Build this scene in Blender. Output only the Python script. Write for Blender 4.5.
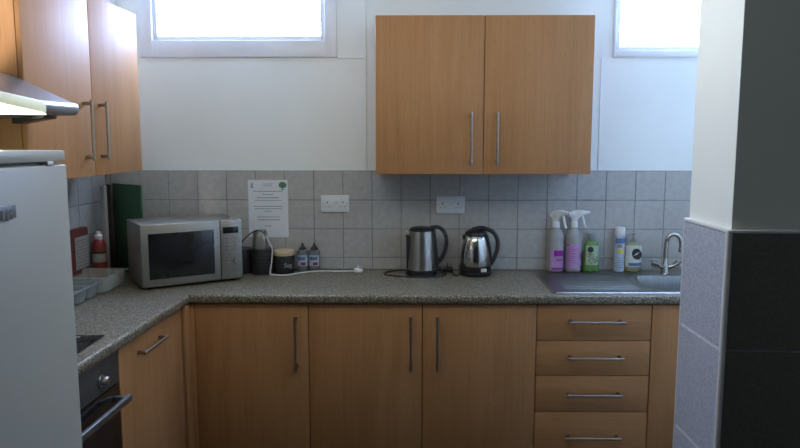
import bpy, bmesh, math, random
from mathutils import Vector, Matrix
PI = math.pi
for o in list(bpy.data.objects): bpy.data.objects.remove(o, do_unlink=True)
S = bpy.context.scene
COL = S.collection

# ------------------------------------------------------------------ camera
cd = bpy.data.cameras.new('camera'); cam = bpy.data.objects.new('camera', cd); COL.objects.link(cam)
cd.sensor_width = 36.0; cd.lens = 691.99 / 800 * 36.0
cd.clip_start = 0.02
cam.location = (0.0209, -3.5503, 1.5872)
cam.rotation_euler = (PI/2 - 0.1225, 0, 0.0108)
S.camera = cam

# ------------------------------------------------------------------ exposure, sky, lights
S.view_settings.view_transform = 'Standard'; S.view_settings.look = 'None'
S.view_settings.exposure = 0.0; S.view_settings.gamma = 1.0
S.view_settings.use_curve_mapping = False
W = bpy.data.worlds.new('overcast_sky'); S.world = W; W.use_nodes = True
bg = W.node_tree.nodes['Background']
bg.inputs['Color'].default_value = (0.42, 0.59, 1.0, 1); bg.inputs['Strength'].default_value = 50

def area(name, loc, rot, sx, sy, power, color=(1, 1, 1), portal=False):
    l = bpy.data.lights.new(name, 'AREA'); l.shape = 'RECTANGLE'; l.size = sx; l.size_y = sy
    l.energy = power; l.color = color
    if portal: l.cycles.is_portal = True
    o = bpy.data.objects.new(name, l); COL.objects.link(o); o.location = loc; o.rotation_euler = rot
    return o
area('window_portal', (-0.83, 0.06, 2.24), (-PI/2, 0, 0), 0.92, 0.40, 1, portal=True)
area('window_portal', (1.55, 0.06, 2.24), (-PI/2, 0, 0), 0.96, 0.42, 1, portal=True)
# diffuse ceiling light panel over the kitchen floor
for lx in (-0.55, -0.25, 0.05, 0.35):
    pl_ = bpy.data.lights.new('batten_tube_light', 'POINT'); pl_.energy = 4.6; pl_.shadow_soft_size = 0.18; pl_.color = (1.0, 1.0, 0.88)
    po = bpy.data.objects.new('batten_tube_light', pl_); COL.objects.link(po); po.location = (lx, -1.44, 2.12)

# added fill spot without a fitting, brightens the left wall cabinet's end panel
sl = bpy.data.lights.new('end_panel_fill', 'SPOT'); sl.energy = 75; sl.spot_size = 0.33; sl.spot_blend = 0.5; sl.shadow_soft_size = 0.03; sl.color = (1.0, 0.93, 0.84)
so = bpy.data.objects.new('end_panel_fill', sl); COL.objects.link(so); so.location = (-1.36, -2.15, 2.48)
so.rotation_euler = Vector((0.0, 0.86, -0.50)).to_track_quat('-Z', 'Y').to_euler()

# ------------------------------------------------------------------ materials
def mat(name, col, rough=0.5, metal=0.0, spec=0.5, noise=None, bump=None, trans=0.0, emit=None, alpha=1.0, coat=0.0, aniso=0.0):
    """noise=(scale xyz, second colour, contrast lo, hi)  bump=(scale xyz, strength, distance)"""
    m = bpy.data.materials.new(name); m.use_nodes = True
    nt = m.node_tree; N = nt.nodes; L = nt.links
    b = N['Principled BSDF']
    b.inputs['Base Color'].default_value = (*col, 1)
    b.inputs['Roughness'].default_value = rough; b.inputs['Metallic'].default_value = metal
    b.inputs['Specular IOR Level'].default_value = spec
    b.inputs['Transmission Weight'].default_value = trans
    b.inputs['Alpha'].default_value = alpha
    b.inputs['Coat Weight'].default_value = coat
    if aniso: b.inputs['Anisotropic'].default_value = aniso
    if emit:
        b.inputs['Emission Color'].default_value = (*emit[0], 1); b.inputs['Emission Strength'].default_value = emit[1]
    tc = N.new('ShaderNodeTexCoord')
    def nz(scale, det=4):
        mp = N.new('ShaderNodeMapping'); mp.inputs['Scale'].default_value = scale
        L.new(tc.outputs['Object'], mp.inputs['Vector'])
        n = N.new('ShaderNodeTexNoise'); n.inputs['Scale'].default_value = 1.0; n.inputs['Detail'].default_value = det
        L.new(mp.outputs[0], n.inputs['Vector']); return n
    if noise:
        n = nz(noise[0]); r = N.new('ShaderNodeMapRange')
        r.inputs['From Min'].default_value = noise[2]; r.inputs['From Max'].default_value = noise[3]
        L.new(n.outputs['Fac'], r.inputs['Value'])
        mx = N.new('ShaderNodeMix'); mx.data_type = 'RGBA'
        mx.inputs['A'].default_value = (*col, 1); mx.inputs['B'].default_value = (*noise[1], 1)
        L.new(r.outputs[0], mx.inputs['Factor']); L.new(mx.outputs['Result'], b.inputs['Base Color'])
    if bump:
        n = nz(bump[0]); bp = N.new('ShaderNodeBump'); bp.inputs['Strength'].default_value = bump[1]
        bp.inputs['Distance'].default_value = bump[2]
        L.new(n.outputs['Fac'], bp.inputs['Height']); L.new(bp.outputs[0], b.inputs['Normal'])
    return m

def wood(name, axis, a=(0.425, 0.214, 0.089), c=(0.345, 0.164, 0.062)):
    """beech laminate: fine grain streaks running along axis plus a broad cathedral figure"""
    m = mat(name, a, rough=0.58, spec=0.28)
    nt = m.node_tree; N = nt.nodes; L = nt.links; b = N['Principled BSDF']
    tc = N['Texture Coordinate'] if 'Texture Coordinate' in N else N.new('ShaderNodeTexCoord')
    def n(sc, det, dist=0.0):
        mp = N.new('ShaderNodeMapping'); mp.inputs['Scale'].default_value = sc
        L.new(tc.outputs['Object'], mp.inputs['Vector'])
        t = N.new('ShaderNodeTexNoise'); t.inputs['Scale'].default_value = 1; t.inputs['Detail'].default_value = det
        t.inputs['Distortion'].default_value = dist
        L.new(mp.outputs[0], t.inputs['Vector']); return t
    s1 = [90, 90, 90]; s1[axis] = 2.2
    s2 = [14, 14, 14]; s2[axis] = 0.9
    s3 = [220, 220, 220]; s3[axis] = 22
    A = n(s1, 3); B = n(s2, 4, 0.8); Cn = n(s3, 2)
    ad = N.new('ShaderNodeMath'); ad.operation = 'MULTIPLY_ADD'; ad.inputs[1].default_value = 0.40
    L.new(A.outputs['Fac'], ad.inputs[0]); 
    m2 = N.new('ShaderNodeMath'); m2.operation = 'MULTIPLY'; m2.inputs[1].default_value = 0.60
    L.new(B.outputs['Fac'], m2.inputs[0]); L.new(m2.outputs[0], ad.inputs[2])
    r = N.new('ShaderNodeMapRange'); r.inputs['From Min'].default_value = 0.40; r.inputs['From Max'].default_value = 0.70
    L.new(ad.outputs[0], r.inputs['Value'])
    mx = N.new('ShaderNodeMix'); mx.data_type = 'RGBA'
    mx.inputs['A'].default_value = (*a, 1); mx.inputs['B'].default_value = (*c, 1)
    L.new(r.outputs[0], mx.inputs['Factor'])
    r3 = N.new('ShaderNodeMapRange'); r3.inputs['From Min'].default_value = 0.60; r3.inputs['From Max'].default_value = 0.72
    r3.inputs['To Max'].default_value = 0.35
    L.new(Cn.outputs['Fac'], r3.inputs['Value'])
    m3 = N.new('ShaderNodeMix'); m3.data_type = 'RGBA'; m3.inputs['B'].default_value = (c[0]*.6, c[1]*.6, c[2]*.6, 1)
    L.new(mx.outputs['Result'], m3.inputs['A']); L.new(r3.outputs[0], m3.inputs['Factor'])
    L.new(m3.outputs['Result'], b.inputs['Base Color'])
    return m

def speckle(name):
    m = mat(name, (0.3, 0.3, 0.27), rough=0.42, spec=0.4)
    nt = m.node_tree; N = nt.nodes; L = nt.links; b = N['Principled BSDF']; tc = N.new('ShaderNodeTexCoord')
    v = N.new('ShaderNodeTexVoronoi'); v.inputs['Scale'].default_value = 330
    L.new(tc.outputs['Object'], v.inputs['Vector'])
    sp = N.new('ShaderNodeSeparateColor'); L.new(v.outputs['Color'], sp.inputs[0])
    cr = N.new('ShaderNodeValToRGB'); cr.color_ramp.interpolation = 'CONSTANT'
    e = cr.color_ramp.elements
    e[0].position = 0; e[0].color = (0.030, 0.022, 0.014, 1)
    e[1].position = 0.24; e[1].color = (0.125, 0.103, 0.066, 1)
    for p, c in ((0.48, (0.205, 0.178, 0.126, 1)), (0.74, (0.33, 0.295, 0.215, 1)), (0.92, (0.50, 0.455, 0.35, 1))):
        k = e.new(p); k.color = c
    L.new(sp.outputs[0], cr.inputs[0]); L.new(cr.outputs[0], b.inputs['Base Color'])
    return m

M = {}
M['paint'] = mat('white_wall_paint', (0.84, 0.865, 0.82), 0.65, noise=((3, 3, 3), (0.80, 0.825, 0.78), .35, .7), bump=((60, 60, 60), 0.12, 0.002))
M['dimpaint'] = mat('dark_brown_paint', (0.05, 0.045, 0.04), 0.7, noise=((3, 3, 3), (0.04, 0.035, 0.03), .4, .6))
M['ceil'] = mat('ceiling_paint', (0.50, 0.50, 0.48), 0.8, noise=((2, 2, 2), (0.48, 0.48, 0.46), .4, .6))
M['floor'] = mat('vinyl_floor', (0.06, 0.05, 0.042), 0.5, noise=((40, 40, 40), (0.045, 0.04, 0.034), .4, .6))
M['tile'] = mat('grey_wall_tile', (0.46, 0.45, 0.415), 0.36, noise=((34, 34, 34), (0.41, 0.40, 0.37), .38, .62), bump=((45, 45, 45), 0.35, 0.003))
M['grout'] = mat('dark_grout', (0.24, 0.25, 0.25), 0.8, noise=((30, 30, 30), (0.18, 0.19, 0.19), .4, .6))
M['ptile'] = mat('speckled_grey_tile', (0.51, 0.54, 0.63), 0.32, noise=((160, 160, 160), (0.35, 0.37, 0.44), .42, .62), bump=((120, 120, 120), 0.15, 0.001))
M['dtile'] = mat('shaded_grey_tile', (0.16, 0.155, 0.14), 0.4, noise=((160, 160, 160), (0.12, 0.115, 0.105), .42, .62), bump=((120, 120, 120), 0.15, 0.001))  # the partition's grey tile again, darkened to carry the front side's shade
M['pgrout'] = mat('pale_grout', (0.74, 0.75, 0.78), 0.7, noise=((30, 30, 30), (0.66, 0.67, 0.70), .4, .6))
M['upvc'] = mat('white_window_plastic', (0.80, 0.81, 0.82), 0.3, noise=((5, 5, 5), (0.77, 0.78, 0.8), .4, .6))
M['trim'] = mat('white_plastic_trim', (0.78, 0.79, 0.80), 0.35, noise=((8, 8, 8), (0.74, 0.75, 0.76), .4, .6))
M['wood'] = wood('beech_laminate_upright', 2)
M['woodh'] = wood('beech_laminate_level', 0)
M['carcass'] = mat('carcass_board', (0.42, 0.22, 0.12), 0.5, noise=((40, 40, 3), (0.34, 0.17, 0.09), .4, .6))
M['gap'] = mat('dark_recess_board', (0.05, 0.035, 0.025), 0.8, noise=((20, 20, 20), (0.03, 0.02, 0.015), .4, .6))
M['worktop'] = speckle('speckled_worktop_laminate')
M['steel'] = mat('brushed_steel', (0.52, 0.51, 0.47), 0.30, 1.0, noise=((120, 120, 3), (0.47, 0.46, 0.42), .4, .6))
M['handle'] = mat('satin_nickel', (0.36, 0.33, 0.275), 0.36, 1.0, noise=((60, 60, 60), (0.32, 0.29, 0.24), .4, .6))
M['chrome'] = mat('polished_chrome', (0.52, 0.51, 0.48), 0.14, 1.0, noise=((10, 10, 10), (0.47, 0.46, 0.43), .4, .6))
M['sink'] = mat('sink_stainless', (0.28, 0.29, 0.28), 0.32, 1.0, noise=((200, 8, 8), (0.24, 0.25, 0.24), .4, .6))
M['ovengrey'] = mat('dark_grey_fascia', (0.05, 0.053, 0.05), 0.5, noise=((30, 30, 30), (0.065, 0.07, 0.065), .4, .6))
M['ovenhandle'] = mat('dull_steel', (0.26, 0.26, 0.25), 0.45, 0.9, noise=((30, 30, 30), (0.22, 0.22, 0.21), .4, .6))
M['mwsteel'] = mat('dull_brushed_steel', (0.36, 0.355, 0.32), 0.42, 0.85, noise=((8, 8, 300), (0.31, 0.305, 0.275), .4, .6))
M['black'] = mat('black_plastic', (0.012, 0.012, 0.013), 0.38, noise=((20, 20, 20), (0.02, 0.02, 0.02), .4, .6))
M['blackm'] = mat('black_matt', (0.015, 0.015, 0.016), 0.6, noise=((20, 20, 20), (0.022, 0.022, 0.022), .4, .6))
M['dglass'] = mat('dark_door_glass', (0.012, 0.013, 0.014), 0.12, noise=((6, 6, 6), (0.017, 0.018, 0.02), .4, .6))
M['fridge'] = mat('fridge_enamel', (0.46, 0.46, 0.405), 0.36, noise=((3, 3, 3), (0.44, 0.44, 0.385), .4, .6), bump=((300, 300, 300), 0.08, 0.0005))
M['seal'] = mat('grey_rubber_seal', (0.20, 0.21, 0.20), 0.7, noise=((30, 30, 30), (0.16, 0.17, 0.16), .4, .6))
M['badge'] = mat('grey_badge', (0.26, 0.27, 0.30), 0.35, 0.3, noise=((50, 50, 50), (0.17, 0.18, 0.2), .4, .6))
M['ink'] = mat('black_ink', (0.02, 0.02, 0.022), 0.6, noise=((90, 90, 90), (0.05, 0.05, 0.05), .4, .7))
M['inkg'] = mat('grey_print', (0.16, 0.18, 0.18), 0.6, noise=((90, 90, 90), (0.25, 0.27, 0.27), .4, .7))
M['paper'] = mat('white_paper', (0.72, 0.75, 0.76), 0.6, noise=((20, 20, 20), (0.69, 0.72, 0.73), .4, .6))
M['treeg'] = mat('printed_green', (0.06, 0.17, 0.09), 0.6, noise=((400, 400, 400), (0.10, 0.24, 0.13), .4, .6))
M['socket'] = mat('white_socket_plastic', (0.70, 0.72, 0.72), 0.28, noise=((30, 30, 30), (0.67, 0.69, 0.69), .4, .6))
M['green'] = mat('green_board_plastic', (0.03, 0.105, 0.05), 0.5, noise=((60, 60, 60), (0.025, 0.09, 0.042), .4, .6))
M['cream'] = mat('cream_board_plastic', (0.34, 0.33, 0.28), 0.5, noise=((60, 60, 60), (0.4, 0.38, 0.33), .4, .6))
M['brown'] = mat('dark_brown_board', (0.05, 0.035, 0.028), 0.5, noise=((60, 60, 8), (0.035, 0.025, 0.02), .4, .6))
M['tray'] = mat('grey_tray_plastic', (0.27, 0.31, 0.31), 0.3, noise=((20, 20, 20), (0.24, 0.28, 0.28), .4, .6))
def clear(name, col, a, rough=0.12):
    """thin see-through plastic or glass: part transparent, part glossy and tinted"""
    m = mat(name, col, rough, noise=((20, 20, 20), tuple(c*.93 for c in col), .4, .6), alpha=a); return m
M['clear'] = clear('clear_plastic', (0.60, 0.64, 0.62), 0.34)
M['bottleclear'] = clear('frosted_bottle_plastic', (0.42, 0.43, 0.41), 0.75, 0.35)
M['pane'] = clear('window_glass', (0.9, 0.95, 1.0), 0.06, 0.02)
M['red'] = mat('red_plastic', (0.24, 0.03, 0.03), 0.4, noise=((30, 30, 30), (0.25, 0.025, 0.025), .4, .6))
M['reddark'] = mat('dull_red_card', (0.12, 0.03, 0.026), 0.6, noise=((30, 30, 30), (0.16, 0.035, 0.03), .4, .6))
M['white'] = mat('white_plastic', (0.80, 0.81, 0.79), 0.35, noise=((30, 30, 30), (0.66, 0.67, 0.65), .4, .6))
M['pinkliq'] = mat('pale_lilac_plastic', (0.45, 0.30, 0.44), 0.35, noise=((30, 30, 8), (0.42, 0.27, 0.41), .4, .6))
M['pinklab'] = mat('lilac_label', (0.46, 0.27, 0.48), 0.5, noise=((30, 30, 30), (0.43, 0.25, 0.45), .4, .6))
M['mag'] = mat('magenta_print', (0.30, 0.015, 0.30), 0.5, noise=((60, 60, 60), (0.24, 0.012, 0.25), .4, .6))
M['greenliq'] = mat('green_bottle_plastic', (0.11, 0.25, 0.06), 0.28, noise=((20, 20, 20), (0.095, 0.22, 0.05), .4, .6))
M['greycap'] = mat('grey_cap_plastic', (0.22, 0.25, 0.26), 0.4, noise=((60, 60, 60), (0.19, 0.22, 0.23), .4, .6))
M['palegreen'] = mat('pale_green_label', (0.42, 0.52, 0.38), 0.5, noise=((90, 90, 90), (0.33, 0.44, 0.29), .4, .6))
M['yellow'] = mat('yellow_print', (0.62, 0.58, 0.16), 0.5, noise=((60, 60, 60), (0.55, 0.50, 0.12), .4, .6))
M['canblue'] = mat('pale_blue_can_print', (0.34, 0.42, 0.55), 0.35, noise=((30, 30, 90), (0.45, 0.52, 0.60), .4, .6))
M['blue'] = mat('blue_print', (0.08, 0.13, 0.28), 0.45, noise=((60, 60, 60), (0.13, 0.19, 0.34), .4, .6))
M['yliq'] = clear('pale_yellow_bottle', (0.42, 0.41, 0.22), 0.75, 0.2)
M['soaplab'] = mat('white_soap_label', (0.62, 0.66, 0.60), 0.45, noise=((30, 30, 30), (0.58, 0.62, 0.55), .4, .6))
M['lidcream'] = mat('pale_wooden_lid', (0.58, 0.45, 0.28), 0.5, noise=((12, 60, 60), (0.50, 0.38, 0.23), .4, .6))
M['chalk'] = mat('chalk_white', (0.25, 0.25, 0.24), 0.8, noise=((300, 300, 300), (0.4, 0.4, 0.4), .4, .6))
M['syrup'] = mat('grey_squeeze_bottle', (0.17, 0.18, 0.18), 0.3, noise=((30, 30, 30), (0.14, 0.15, 0.15), .4, .6))
M['whitecable'] = mat('white_cable', (0.66, 0.66, 0.62), 0.4, noise=((60, 60, 60), (0.6, 0.6, 0.56), .4, .6))
M['hood'] = mat('hood_grey_metal', (0.36, 0.38, 0.42), 0.30, 0.75, noise=((60, 60, 60), (0.32, 0.34, 0.38), .4, .6))
M['hoodcream'] = mat('hood_cream_plastic', (0.62, 0.62, 0.46), 0.4, noise=((30, 30, 30), (0.58, 0.58, 0.42), .4, .6), emit=((0.9, 0.95, 0.62), 0.16))
M['diffuser'] = mat('lit_diffuser', (0.9, 0.9, 0.8), 0.4, noise=((30, 30, 30), (0.88, 0.88, 0.78), .4, .6), emit=((1.0, 1.0, 0.72), 3.0))
M['grease'] = mat('mesh_filter', (0.25, 0.25, 0.22), 0.5, 0.6, noise=((300, 300, 300), (0.12, 0.12, 0.11), .45, .55))

# ------------------------------------------------------------------ mesh helpers
class MB:
    def __init__(s): s.bm = bmesh.new()
    def add(s, b2, mtx=None):
        me = bpy.data.meshes.new('t'); b2.to_mesh(me); b2.free()
        if mtx is not None: me.transform(mtx)
        s.bm.from_mesh(me); bpy.data.meshes.remove(me); return s
    def box(s, x0, x1, y0, y1, z0, z1, bev=0.0, seg=2, mtx=None):
        b = bmesh.new(); bmesh.ops.create_cube(b, size=1)
        bmesh.ops.scale(b, vec=(x1-x0, y1-y0, z1-z0), verts=b.verts)
        bmesh.ops.translate(b, vec=((x0+x1)/2, (y0+y1)/2, (z0+z1)/2), verts=b.verts)
        if bev > 0: bmesh.ops.bevel(b, geom=b.edges[:], offset=bev, segments=seg, profile=0.5, affect='EDGES')
        return s.add(b, mtx)
    def prism(s, poly, a0, a1, axis=2, bev=0.0, seg=2, mtx=None):
        """poly in the plane across axis (axis 2: x,y; axis 1: x,z; axis 0: y,z)"""
        b = bmesh.new()
        def P(p, a):
            return (p[0], p[1], a) if axis == 2 else ((p[0], a, p[1]) if axis == 1 else (a, p[0], p[1]))
        v0 = [b.verts.new(P(p, a0)) for p in poly]; v1 = [b.verts.new(P(p, a1)) for p in poly]
        n = len(poly)
        b.faces.new(v0); b.faces.new(v1[::-1])
        for i in range(n): b.faces.new((v0[i], v0[(i+1) % n], v1[(i+1) % n], v1[i]))
        bmesh.ops.recalc_face_normals(b, faces=b.faces[:])
        if bev > 0: bmesh.ops.bevel(b, geom=b.edges[:], offset=bev, segments=seg, profile=0.5, affect='EDGES')
        return s.add(b, mtx)
    def lathe(s, prof, c=(0, 0, 0), n=32, sx=1.0, sy=1.0, mtx=None, cap=True, a0=0.0, a1=2*PI):
        """prof: list of (r, z) bottom to top"""
        b = bmesh.new(); full = abs(a1-a0-2*PI) < 1e-6
        m = n if full else n+1
        rings = []
        for r, z in prof:
            if r < 1e-6: rings.append([b.verts.new((c[0], c[1], c[2]+z))]); continue
            rings.append([b.verts.new((c[0]+sx*r*math.cos(a0+(a1-a0)*k/n), c[1]+sy*r*math.sin(a0+(a1-a0)*k/n), c[2]+z)) for k in range(m)])
        for A, B in zip(rings, rings[1:]):
            for k in range(n):
                k2 = (k+1) % m if full else k+1
                if len(A) == 1 and len(B) == 1: continue
                if len(A) == 1: b.faces.new((A[0], B[k2], B[k]))
                elif len(B) == 1: b.faces.new((A[k], A[k2], B[0]))
                else: b.faces.new((A[k], A[k2], B[k2], B[k]))
        if cap and full:
            if len(rings[0]) > 1: b.faces.new(rings[0][::-1])
            if len(rings[-1]) > 1: b.faces.new(rings[-1])
        return s.add(b, mtx)
    def cyl(s, p0, p1, r, r1=None, n=20):
        return s.tube([p0, p1], [r, r if r1 is None else r1], n)
    def tube(s, pts, r, n=12, flat=1.0, up=None, cap=True):
        pts = [Vector(p) for p in pts]
        if not hasattr(r, '__len__'): r = [r]*len(pts)
        b = bmesh.new(); rings = []
        T = []
        for i in range(len(pts)):
            a = pts[max(i-1, 0)]; c = pts[min(i+1, len(pts)-1)]; T.append((c-a).normalized())
        u = Vector(up) if up else (Vector((0, 0, 1)) if abs(T[0].z) < .9 else Vector((1, 0, 0)))
        for i, p in enumerate(pts):
            u = (u - T[i]*u.dot(T[i])).normalized(); v = T[i].cross(u)
            rings.append([b.verts.new(p + u*r[i]*flat*math.cos(2*PI*k/n) + v*r[i]*math.sin(2*PI*k/n)) for k in range(n)])
        for A, B in zip(rings, rings[1:]):
            for k in range(n): b.faces.new((A[k], A[(k+1) % n], B[(k+1) % n], B[k]))
        if cap: b.faces.new(rings[0][::-1]); b.faces.new(rings[-1])
        bmesh.ops.recalc_face_normals(b, faces=b.faces[:])
        return s.add(b)
    def build(s, name, m, parent=None, ang=35, **kw):
        me = bpy.data.meshes.new(name); s.bm.to_mesh(me); s.bm.free()
        me.materials.append(m)
        for p in me.polygons: p.use_smooth = True
        me.set_sharp_from_angle(angle=math.radians(ang))
        o = bpy.data.objects.new(name, me); COL.objects.link(o)
        if parent: o.parent = parent
        for k, v in kw.items(): o[k] = v
        return o

def smooth(pts, n=8):
    """Catmull-Rom through the points"""
    P = [Vector(p) for p in pts]; P = [P[0]*2-P[1]] + P + [P[-1]*2-P[-2]]; out = []
    for i in range(1, len(P)-2):
        for k in range(n):
            t = k/n; a, b, c, d = P[i-1:i+3]
            out.append(0.5*((2*b)+(c-a)*t+(2*a-5*b+4*c-d)*t*t+(3*b-a-3*c+d)*t**3))
    out.append(P[-2]); return out

def thing(name, label, cat, loc=(0, 0, 0), rz=0, group=None):
    o = bpy.data.objects.new(name, None); COL.objects.link(o); o.location = loc; o.rotation_euler = (0, 0, rz)
    o.empty_display_size = 0.05
    o['label'] = label; o['category'] = cat
    if group: o['group'] = group
    return o
def tag(o, label, cat, group=None):
    o['label'] = label; o['category'] = cat
    if group: o['group'] = group
    return o
def dup(o, parent=None):
    c = o.copy(); COL.objects.link(c)
    if parent: c.parent = parent
    for ch in list(o.children): dup(ch, c)
    return c
def text(name, body, size, m, parent, loc, rot, ext=0.0003, align='CENTER'):
    cu = bpy.data.curves.new(name, 'FONT'); cu.body = body; cu.size = size; cu.extrude = ext
    cu.align_x = align; cu.align_y = 'CENTER'
    t = bpy.data.objects.new(name, cu); COL.objects.link(t)
    dg = bpy.context.evaluated_depsgraph_get(); me = bpy.data.meshes.new_from_object(t.evaluated_get(dg))
    bpy.data.objects.remove(t); bpy.data.curves.remove(cu)
    me.materials.clear(); me.materials.append(m)
    o = bpy.data.objects.new(name, me); COL.objects.link(o); o.parent = parent
    o.location = loc; o.rotation_euler = rot; return o
def wrap(bm_r, z0, z1, a0, a1, c=(0, 0), n=10, sx=1.0, sy=1.0, off=0.0006):
    """a thin label sheet hugging a round bottle between two angles"""
    m = MB(); b = bmesh.new(); R = []
    for k in range(n+1):
        a = a0+(a1-a0)*k/n; r = bm_r+off
        R.append([b.verts.new((c[0]+sx*r*math.cos(a), c[1]+sy*r*math.sin(a), z)) for z in (z0, z1)])
        R[-1] += [b.verts.new((c[0]+sx*(bm_r-.0005)*math.cos(a), c[1]+sy*(bm_r-.0005)*math.sin(a), z)) for z in (z0, z1)]
    for A, B in zip(R, R[1:]):
        b.faces.new((A[0], B[0], B[1], A[1])); b.faces.new((A[1], B[1], B[3], A[3])); b.faces.new((A[2], B[2], B[0], A[0]))
        b.faces.new((A[3], B[3], B[2], A[2]))
    b.faces.new((R[0][0], R[0][1], R[0][3], R[0][2])); b.faces.new((R[-1][0], R[-1][2], R[-1][3], R[-1][1]))
    bmesh.ops.recalc_face_normals(b, faces=b.faces[:])
    m.add(b); return m

# ------------------------------------------------------------------ room shell
XL, XR, YB, YF, H = -1.54, 2.10, 0.0, -5.40, 2.52
def struct(o): o['kind'] = 'structure'; return o
struct(MB().box(XL-.1, XR+.1, YF-.1, 0.13, -0.08, 0).build('floor', M['floor']))
struct(MB().box(XL-.1, XR+.1, YF-.1, 0.13, H, H+.08).build('ceiling', M['ceil']))
struct(MB().box(XL-.1, XL, YF, 0.128, 0, H).build('wall_left', M['paint']))
struct(MB().box(XR, XR+.1, YF, 0.128, 0, H).build('wall_right', M['paint']))
wf = MB(); wf.box(XL, XR, YF-.1, YF, 0, H); struct(wf.build('wall_front', M['dimpaint']))
# back wall with two window openings
W1 = (-1.328, -0.334, 1.995, 2.46); W2 = (1.048, 2.06, 1.993, 2.46)
wb = MB(); y0, y1 = 0.008, 0.128
wb.box(XL, XR, y0, y1, 0, 1.993); wb.box(XL, XR, y0, y1, 2.46, H)
wb.box(XL, W1[0], y0, y1, 1.993, 2.46); wb.box(W1[1], W2[0], y0, y1, 1.993, 2.46); wb.box(W2[1], XR, y0, y1, 1.993, 2.46)
wall_back = struct(wb.build('wall_back', M['paint']))
# faint cover strips over the joints of the wall boards
struct(MB().box(W1[1]+.002, -0.196, 0.0035, 0.008, 1.989, 1.994, .001).build('trim_1', M['paint']))
struct(MB().box(-0.196, -0.186, 0.0035, 0.008, 1.43, H, .001).build('trim_2', M['paint']))
struct(MB().box(0.992, 0.998, 0.0045, 0.008, 1.43, 1.99, .001).build('trim_3', M['paint']))
struct(MB().box(XL, W1[0]-.002, 0.0035, 0.008, 1.989, 1.994, .001).build('trim_5', M['paint']))
# white boxed pipe in the left corner
struct(MB().box(-1.505, -1.44, -0.045, 0.006, 1.44, H-.002, .004).build('trim_4', M['trim']))

def tiles(xs, zs, plane, thick, gap, bev):
    """a tiled field; xs, zs sorted cut positions; one mesh, tiles with worn edges"""
    m = MB()
    for a, b in zip(xs, xs[1:]):
        for c, d in zip(zs, zs[1:]):
            if b-a < .01 or d-c < .01: continue
            m.box(a+gap/2, b-gap/2, plane, plane+thick, c+gap/2, d-gap/2, bev, 1)
    return m
G0 = -0.4616; ZT = 1.4239
def cuts(lo, hi, o, p):
    k = math.ceil((lo-o)/p + 1e-6); out = [lo]
    while o+k*p < hi-1e-6: out.append(o+k*p); k += 1
    out.append(hi); return out
zs = [0.912, ZT-.45, ZT-.30, ZT-.15, ZT]
tiles(cuts(XL+.002, XR-.002, G0, .15), zs, 0.0, 0.0078, 0.0035, 0.0012).build('tiling', M['tile'], wall_back)
MB().box(XL+.001, XR-.001, 0.0025, 0.008, 0.905, ZT+.0015).build('grout', M['grout'], wall_back)
wall_left = bpy.data.objects['wall_left']
R90 = Matrix.Rotation(PI/2, 4, 'Z')      # (x,y) -> (-y,x)
t = tiles(cuts(-2.6, -0.012, -0.012, .15), zs, 0, .0078, .0035, .0012)
bmesh.ops.transform(t.bm, matrix=Matrix.Translation((XL+.0085, 0, 0)) @ R90, verts=t.bm.verts)
t.build('tiling', M['tile'], wall_left)
MB().box(XL-.002, XL+.005, -2.6, -0.01, 0.905, ZT+.0015).build('grout', M['grout'], wall_left)

def window(name, R, glz, glx0, glx1):
    x0, x1, z0, z1 = R
    e = bpy.data.objects.new(name, None); COL.objects.link(e); e['kind'] = 'structure'; e.location = (0, 0, 0)
    f = MB(); ya, yb = -0.004, 0.055
    f.box(x0, glx0, ya, yb, z0, z1, .004); f.box(glx1, x1, ya, yb, z0, z1, .004)
    f.box(glx0-.002, glx1+.002, ya, yb, z0, glz, .004); f.box(glx0-.002, glx1+.002, ya, yb, z1-.06, z1, .004)
    fr = f.build('window_frame', M['upvc'], e)
    s = MB(); w = .022
    s.box(glx0-.001, glx0+w, 0.012, 0.05, glz, z1-.06, .003); s.box(glx1-w, glx1+.001, 0.012, 0.05, glz, z1-.06, .003)
    s.box(glx0+w, glx1-w, 0.012, 0.05, glz-.002, glz+w, .003); s.box(glx0+w, glx1-w, 0.012, 0.05, z1-.06-w, z1-.058, .003)
    s.build('sash', M['upvc'], e)
    MB().box(glx0+.01, glx1-.01, 0.030, 0.034, glz+.01, z1-.07).build('pane', M['pane'], e)
    return e
window('window_1', W1, 2.078, -1.262, -0.395)
window('window_2', W2, 2.025, 1.062, 2.02)

# right-hand stub wall with tiled lower half
PX, PY0, PY1, PT = 0.905, -1.348, -1.655, 1.335
dx = 1.195; sl = 0.03
pl = MB()
pl.prism([(PX+.012, PY0-.008), (PX+.012, PY1+.012), (XR, PY1+.012-sl), (XR, PY0-.008)], 0, H)
pil = struct(pl.build('wall_partition', M['paint']))
g = MB(); g.prism([(PX+.004, PY0-.001), (PX+.004, PY1+.006), (XR-.002, PY1+.006-sl), (XR-.002, PY1+.02-sl), (PX+.02, PY1+.02), (PX+.02, PY0-.001)], 0.001, PT-.006)
g.build('grout', M['pgrout'], pil)
tl = MB(); zz = [0.0, 0.314, 0.655, 0.996, PT-.004]
for c, d in zip(zz, zz[1:]):
    tl.box(PX-.001, PX+.006, PY1+.002, PY0-.003, c+.004, d-.004, .0015, 1)
tl.build('side_tiling', M['ptile'], pil)
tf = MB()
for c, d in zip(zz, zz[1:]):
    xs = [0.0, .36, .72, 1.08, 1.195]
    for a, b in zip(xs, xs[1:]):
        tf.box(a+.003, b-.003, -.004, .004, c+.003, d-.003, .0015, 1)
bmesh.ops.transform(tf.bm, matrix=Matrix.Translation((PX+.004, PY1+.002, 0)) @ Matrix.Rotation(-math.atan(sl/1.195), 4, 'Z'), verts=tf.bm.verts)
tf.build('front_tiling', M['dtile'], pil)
e = MB(); e.tube([(PX+.001, PY1+.001, 0.0), (PX+.001, PY1+.001, PT+.001)], .0085, 14)
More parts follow.
